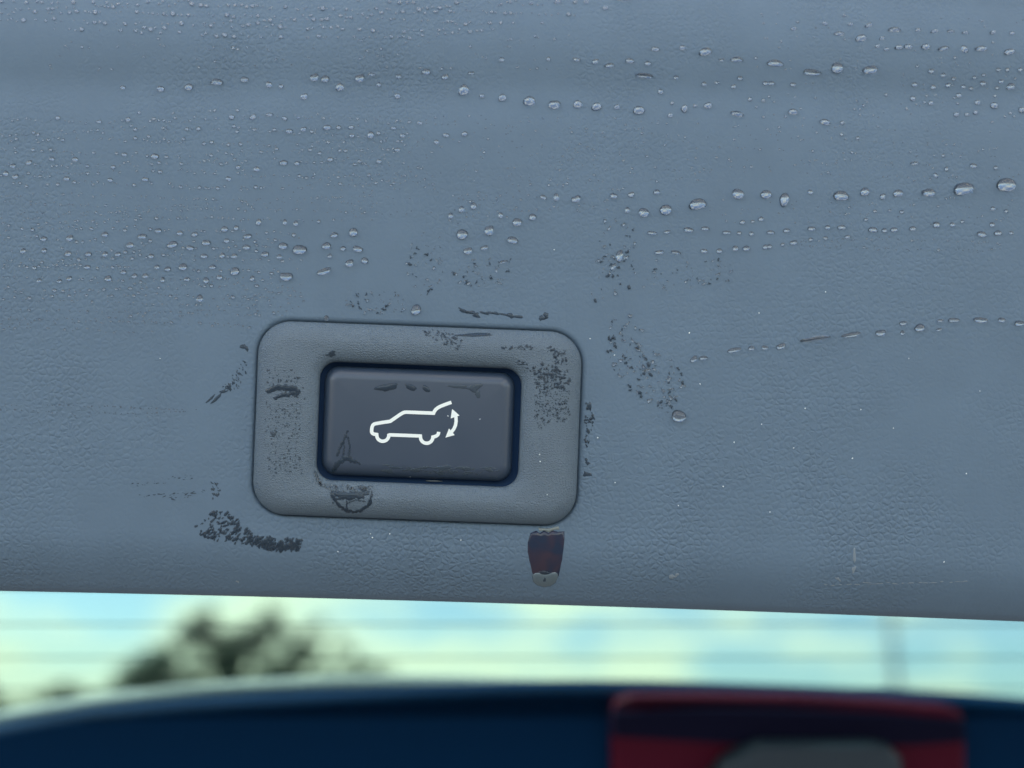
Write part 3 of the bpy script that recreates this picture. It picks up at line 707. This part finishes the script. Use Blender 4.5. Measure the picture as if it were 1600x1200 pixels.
for d in single:
    x, y, w_, h_, ang = d
    me = protos[rd.randrange(6) if max(w_, h_) < 12 or abs(w_ - h_) < 3 else rd.randrange(12)]
    if src is None: src = bpy.data.objects.new('water_drop', me); o = src
    else: o = src.copy(); o.data = me
    C.objects.link(o)
    dep = float(surf(np.array(x), np.array(y)))
    n = surf_normal(x, y, 4)
    if n.y > 0: n = -n
    ex = Vector((1, 0, 0)); ex = (ex - n * ex.dot(n)).normalized(); ey = n.cross(ex)
    Rm = Matrix((ex, ey, n)).transposed().to_4x4()
    hh = .92 * (min(w_, h_) * .65 + max(w_, h_) * .35) / 2 * rd.uniform(.8, 1.1)
    o.matrix_world = M @ Matrix.Translation(P(x, y, dep)) @ Rm @ Matrix.Rotation(rad(-ang), 4, 'Z') @ Matrix.Diagonal((w_ / 2 * S, h_ / 2 * S, hh * S, 1))
    z = zone(x, y); lk = lookw(w_, h_)
    sz = 'larger' if max(w_, h_) >= 10.5 else 'small'
    L_ = byz[(z, lk, sz)]; i = L_.index(d); mx = max(L_, key=lambda q: q[2] * q[3])
    if len(L_) == 1: lab = f'only {sz} {lk} water drop {z}'
    elif d is mx and sz == 'larger': lab = f'biggest {lk} water drop {z}'
    elif i == 0: lab = f'leftmost {sz} {lk} drop {z}'
    elif i == len(L_) - 1: lab = f'rightmost {sz} {lk} drop {z}'
    else: lab = f'{ORD[i]} {sz} {lk} drop from left {z}'
    tag(o, lab, 'water drop', 'water drops standing on the grey trim')

# the countless small ones: one object of round droplets
V = []; faces = FL()
rt = random.Random(11)
taken = [(d[0], d[1], max(d[2], d[3]) / 2) for d in drops]
def droplet(x, y, w_, h_, ang=0, jag=.08, hgt=.34, segs=10):
    dome(V, faces, blob_px(x, y, w_, h_, ang, jag, segs, rt), hgt * (w_ + h_) / 2, rings=((.98, -.25), (1, 0), (.9, .46), (.62, .82)), wet=True)
for x, y, w_, h_, ang in rest: droplet(x, y, w_, h_, rad(ang))
def field(poly, n, s0, s1, rows=None, jag=.1, asp=(.6, .95), hgt=.34, spread=.3):
    xs = [p[0] for p in poly]; ys = [p[1] for p in poly]; k = 0; tr = 0
    while k < n and tr < n * 30:
        tr += 1
        x = rt.uniform(min(xs), max(xs)); y = rt.uniform(min(ys), max(ys))
        if rows: y = round(y / rows) * rows + rt.gauss(0, rows * .13) + 4 * math.sin(x * .011 + round(y / rows) * 1.7)
        if not inside(poly, x, y): continue
        w_ = s0 + (s1 - s0) * rt.random() ** 1.8
        if any((x - a) ** 2 + (y - b) ** 2 < (c + w_ * .6) ** 2 for a, b, c in taken): continue
        taken.append((x, y, w_ / 2)); droplet(x, y, w_, w_ * rt.uniform(*asp), rt.uniform(-spread, spread), jag, hgt); k += 1
field([(0, 0), (900, 0), (900, 30), (650, 60), (300, 58), (0, 40)], 300, 3, 8.5, 11)
field([(60, 45), (900, 55), (860, 112), (60, 112)], 80, 3, 6, 15)
field([(0, 176), (380, 172), (640, 175), (640, 300), (0, 300)], 420, 2.6, 7.2, 17)
field([(0, 300), (600, 300), (600, 345), (0, 345)], 220, 2.2, 5, 11)
field([(0, 340), (390, 340), (480, 370), (460, 470), (0, 470)], 320, 3, 7.5, 15)
field([(0, 465), (400, 465), (410, 500), (380, 518), (0, 522)], 170, 2.2, 6, 11, jag=.4, asp=(.35, .9))
field([(380, 440), (470, 440), (480, 488), (400, 498)], 34, 2.5, 6, None, jag=.4, asp=(.4, .9))
field([(480, 175), (1010, 185), (980, 330), (560, 345), (480, 260)], 300, 2, 4.5, None, jag=.3, asp=(.5, 1))
field([(1000, 185), (1560, 190), (1600, 280), (1010, 290)], 190, 2, 5, 13, jag=.25, asp=(.5, 1))
field([(1010, 300), (1590, 310), (1590, 350), (1150, 352)], 60, 2, 4.5, 12, jag=.2)
field([(1250, 372), (1580, 368), (1560, 395), (1250, 395)], 70, 2, 5, 9, jag=.4, asp=(.4, .9))
field([(1180, 20), (1600, 30), (1600, 150), (1180, 140)], 60, 2.5, 6, 13)
field([(1180, 145), (1600, 150), (1600, 185), (1180, 185)], 40, 2.5, 6, None)
field([(0, 632), (310, 632), (330, 636), (240, 652), (0, 648)], 70, 1.8, 4, 6, jag=.4, asp=(.4, .9))
field([(700, 305), (830, 300), (830, 345), (700, 350)], 26, 2.5, 5, None)
tag(free_obj('water_droplets', V, faces, m_water), 'fine mist of tiny water droplets all over the grey trim', 'water droplets', kind='stuff')

# wiped patches: broken irregular specks of water, dark with a bright upper rim
SP = dict(asp=(.45, .95), jag=.8, hgt=.34, spread=1.4, wet=.6)  # wet: share of specks with an added mirror disc
film('water_speckle', 'long drooping patch of broken water specks right of the button surround', 'water specks',
     b_(dict(poly=[(952, 505), (968, 484), (986, 488), (1012, 530), (1048, 560), (1076, 594), (1074, 612), (1052, 634), (1044, 650), (1020, 636), (985, 610), (962, 585), (948, 545)], n=140, s0=2.8, s1=8.5, seed=51, ang=.4, **SP)), m_film, SM)
film('water_speckle', 'upright patch of broken water specks above the drooping patch', 'water specks',
     b_(dict(poly=[(922, 345), (990, 335), (998, 410), (985, 455), (930, 475), (918, 470), (930, 410)], n=56, s0=2.5, s1=7.5, seed=52, ang=.5, **SP)), m_film, SM)
film('water_speckle', 'flat patch of tiny water specks under the twin thin rows', 'water specks',
     b_(dict(poly=[(1005, 405), (1140, 405), (1150, 440), (1060, 455), (1005, 450)], n=60, s0=2., s1=6, seed=53, ang=.1, **SP)), m_film, SM)
film('water_speckle', 'upright oval patch of broken specks above the middle of the button surround', 'water specks',
     b_(dict(poly=[(638, 370), (660, 355), (690, 372), (692, 440), (670, 470), (640, 450), (630, 410)], n=46, s0=2.2, s1=6.5, seed=54, ang=1.2, **SP)), m_film, SM)
film('water_speckle', 'leaf shaped patch of dark specks under the loose group of drops', 'water specks',
     b_(dict(poly=[(704, 415), (740, 405), (800, 402), (798, 440), (750, 455), (705, 440)], n=50, s0=2.2, s1=6.5, seed=55, ang=.2, **SP)), m_film, SM)
film('water_speckle', 'patch of dark specks just above the left half of the button surround', 'water specks',
     b_(dict(poly=[(536, 462), (580, 455), (630, 456), (632, 486), (600, 492), (545, 488)], n=50, s0=2.2, s1=6.5, seed=56, ang=.2, **SP)), m_film, SM)

# ------------------------------------------------------------------ beyond the glass: trees, lamp post
def far(px, py, dist):
    v = Vector(((px - 800) / F, 1, (600 - py) / F)); return M @ (Vector((0, -D, 0)) + v * dist)
def limb(V, faces, a, b, r0, r1, n=7):
    a = Vector(a); b = Vector(b); d = (b - a).normalized(); u = d.orthogonal().normalized(); v = d.cross(u); k = len(V)
    for c, r in ((a, r0), (b, r1)):
        for i in range(n):
            t = 2 * math.pi * i / n; V.append(tuple(c + (u * math.cos(t) + v * math.sin(t)) * r))
    for i in range(n): faces.append((k + i, k + (i + 1) % n, k + n + (i + 1) % n, k + n + i))
    faces.append(tuple(range(k + n, k + 2 * n)))
def tree(blobs, dist, label, seed, leaf=(.05, .10), dens=430):
    r = random.Random(seed)
    cs = [(far(x, y, dist * (1 + r.uniform(-.04, .04))), rr * dist / F) for x, y, rr in blobs]
    base = sum((c for c, _ in cs), Vector()) / len(cs); base.z = 0
    t = bpy.data.objects.new('tree', None); C.objects.link(t); t.location = base; tag(t, label, 'tree')
    V = []; faces = []; top = sum((c for c, _ in cs), Vector()) / len(cs) - base
    fork = Vector((top.x * .5, top.y * .5, top.z * .55))
    limb(V, faces, (0, 0, -.1), fork, .11, .075)
    for c, rr in cs: limb(V, faces, fork, c - base, .04, .008)
    mesh_obj('trunk', V, faces, m_bark, t)
    V = []; faces = []
    for c, rr in cs:
        n = int(dens * (rr / .35) ** 2)
        for _ in range(n):
            d = Vector((r.gauss(0, 1), r.gauss(0, 1), r.gauss(0, 1))).normalized() * rr * r.random() ** .45 * r.uniform(.75, 1.15)
            p = c - base + d; s = r.uniform(*leaf)
            u = Vector((r.gauss(0, 1), r.gauss(0, 1), r.gauss(0, 1))).normalized(); v = u.orthogonal().normalized() * s * .4; u = u * s
            k = len(V); V += [tuple(p - u), tuple(p + v), tuple(p + u), tuple(p - v)]; faces.append((k, k + 1, k + 2, k + 3))
    mesh_obj('crown', V, faces, m_leaf, t, smooth=False)
rb = random.Random(21)
def blobs(outline, n, bottom, r0, r1):       # uneven clumps under a ragged outline (photo px)
    xs = [p[0] for p in outline]; ys = [p[1] for p in outline]; o = []
    while len(o) < n:
        x = rb.uniform(xs[0], xs[-1]); yt = float(np.interp(x, xs, ys)); y = yt + (bottom - yt) * rb.random() ** 1.2
        o.append((x, y + 6, rb.uniform(r0, r1) * (.75 + .45 * (y - yt) / (bottom - yt))))
    return o
tree(blobs([(120, 1105), (165, 1076), (210, 1040), (250, 1010), (280, 985), (302, 930), (325, 960), (345, 1000), (375, 985), (400, 925), (430, 955), (450, 1005), (475, 990), (500, 965), (525, 1000), (560, 1015), (595, 1040), (640, 1090)], 210, 1170, 9, 30), 22, 'dark ragged tree seen blurred through the left part of the rear window', 3, (.06, .13), 120)
tree(blobs([(-90, 1060), (0, 1052), (30, 1062), (60, 1100), (98, 1058), (112, 1060), (135, 1100)], 40, 1210, 10, 32), 25, 'low dark foliage blurred at the left end of the rear window', 4, (.06, .13), 140)
pb = far(1408, 1090, 22); pt = far(1398, 900, 22)
post = bpy.data.objects.new('lamp_post', None); C.objects.link(post); post.location = (pb.x, pb.y, 0)
tag(post, 'thin upright lamp post blurred behind the right part of the rear window', 'lamp post')
V = []; faces = []; limb(V, faces, (0, 0, 0), (pt.x - pb.x, 0, 7.5), .10, .065, 12); mesh_obj('pole', V, faces, m_pole, post)
V = []; faces = []; limb(V, faces, (0, 0, 0), (0, 0, .35), .18, .16, 12); mesh_obj('base', V, faces, m_pole, post)
V = []; faces = []; limb(V, faces, (pt.x - pb.x, 0, 7.45), (pt.x - pb.x - 1.2, 0, 7.9), .045, .035, 10); limb(V, faces, (pt.x - pb.x - 1.1, 0, 7.88), (pt.x - pb.x - 1.7, 0, 7.9), .11, .06, 10); mesh_obj('lamp_head', V, faces, m_pole, post)
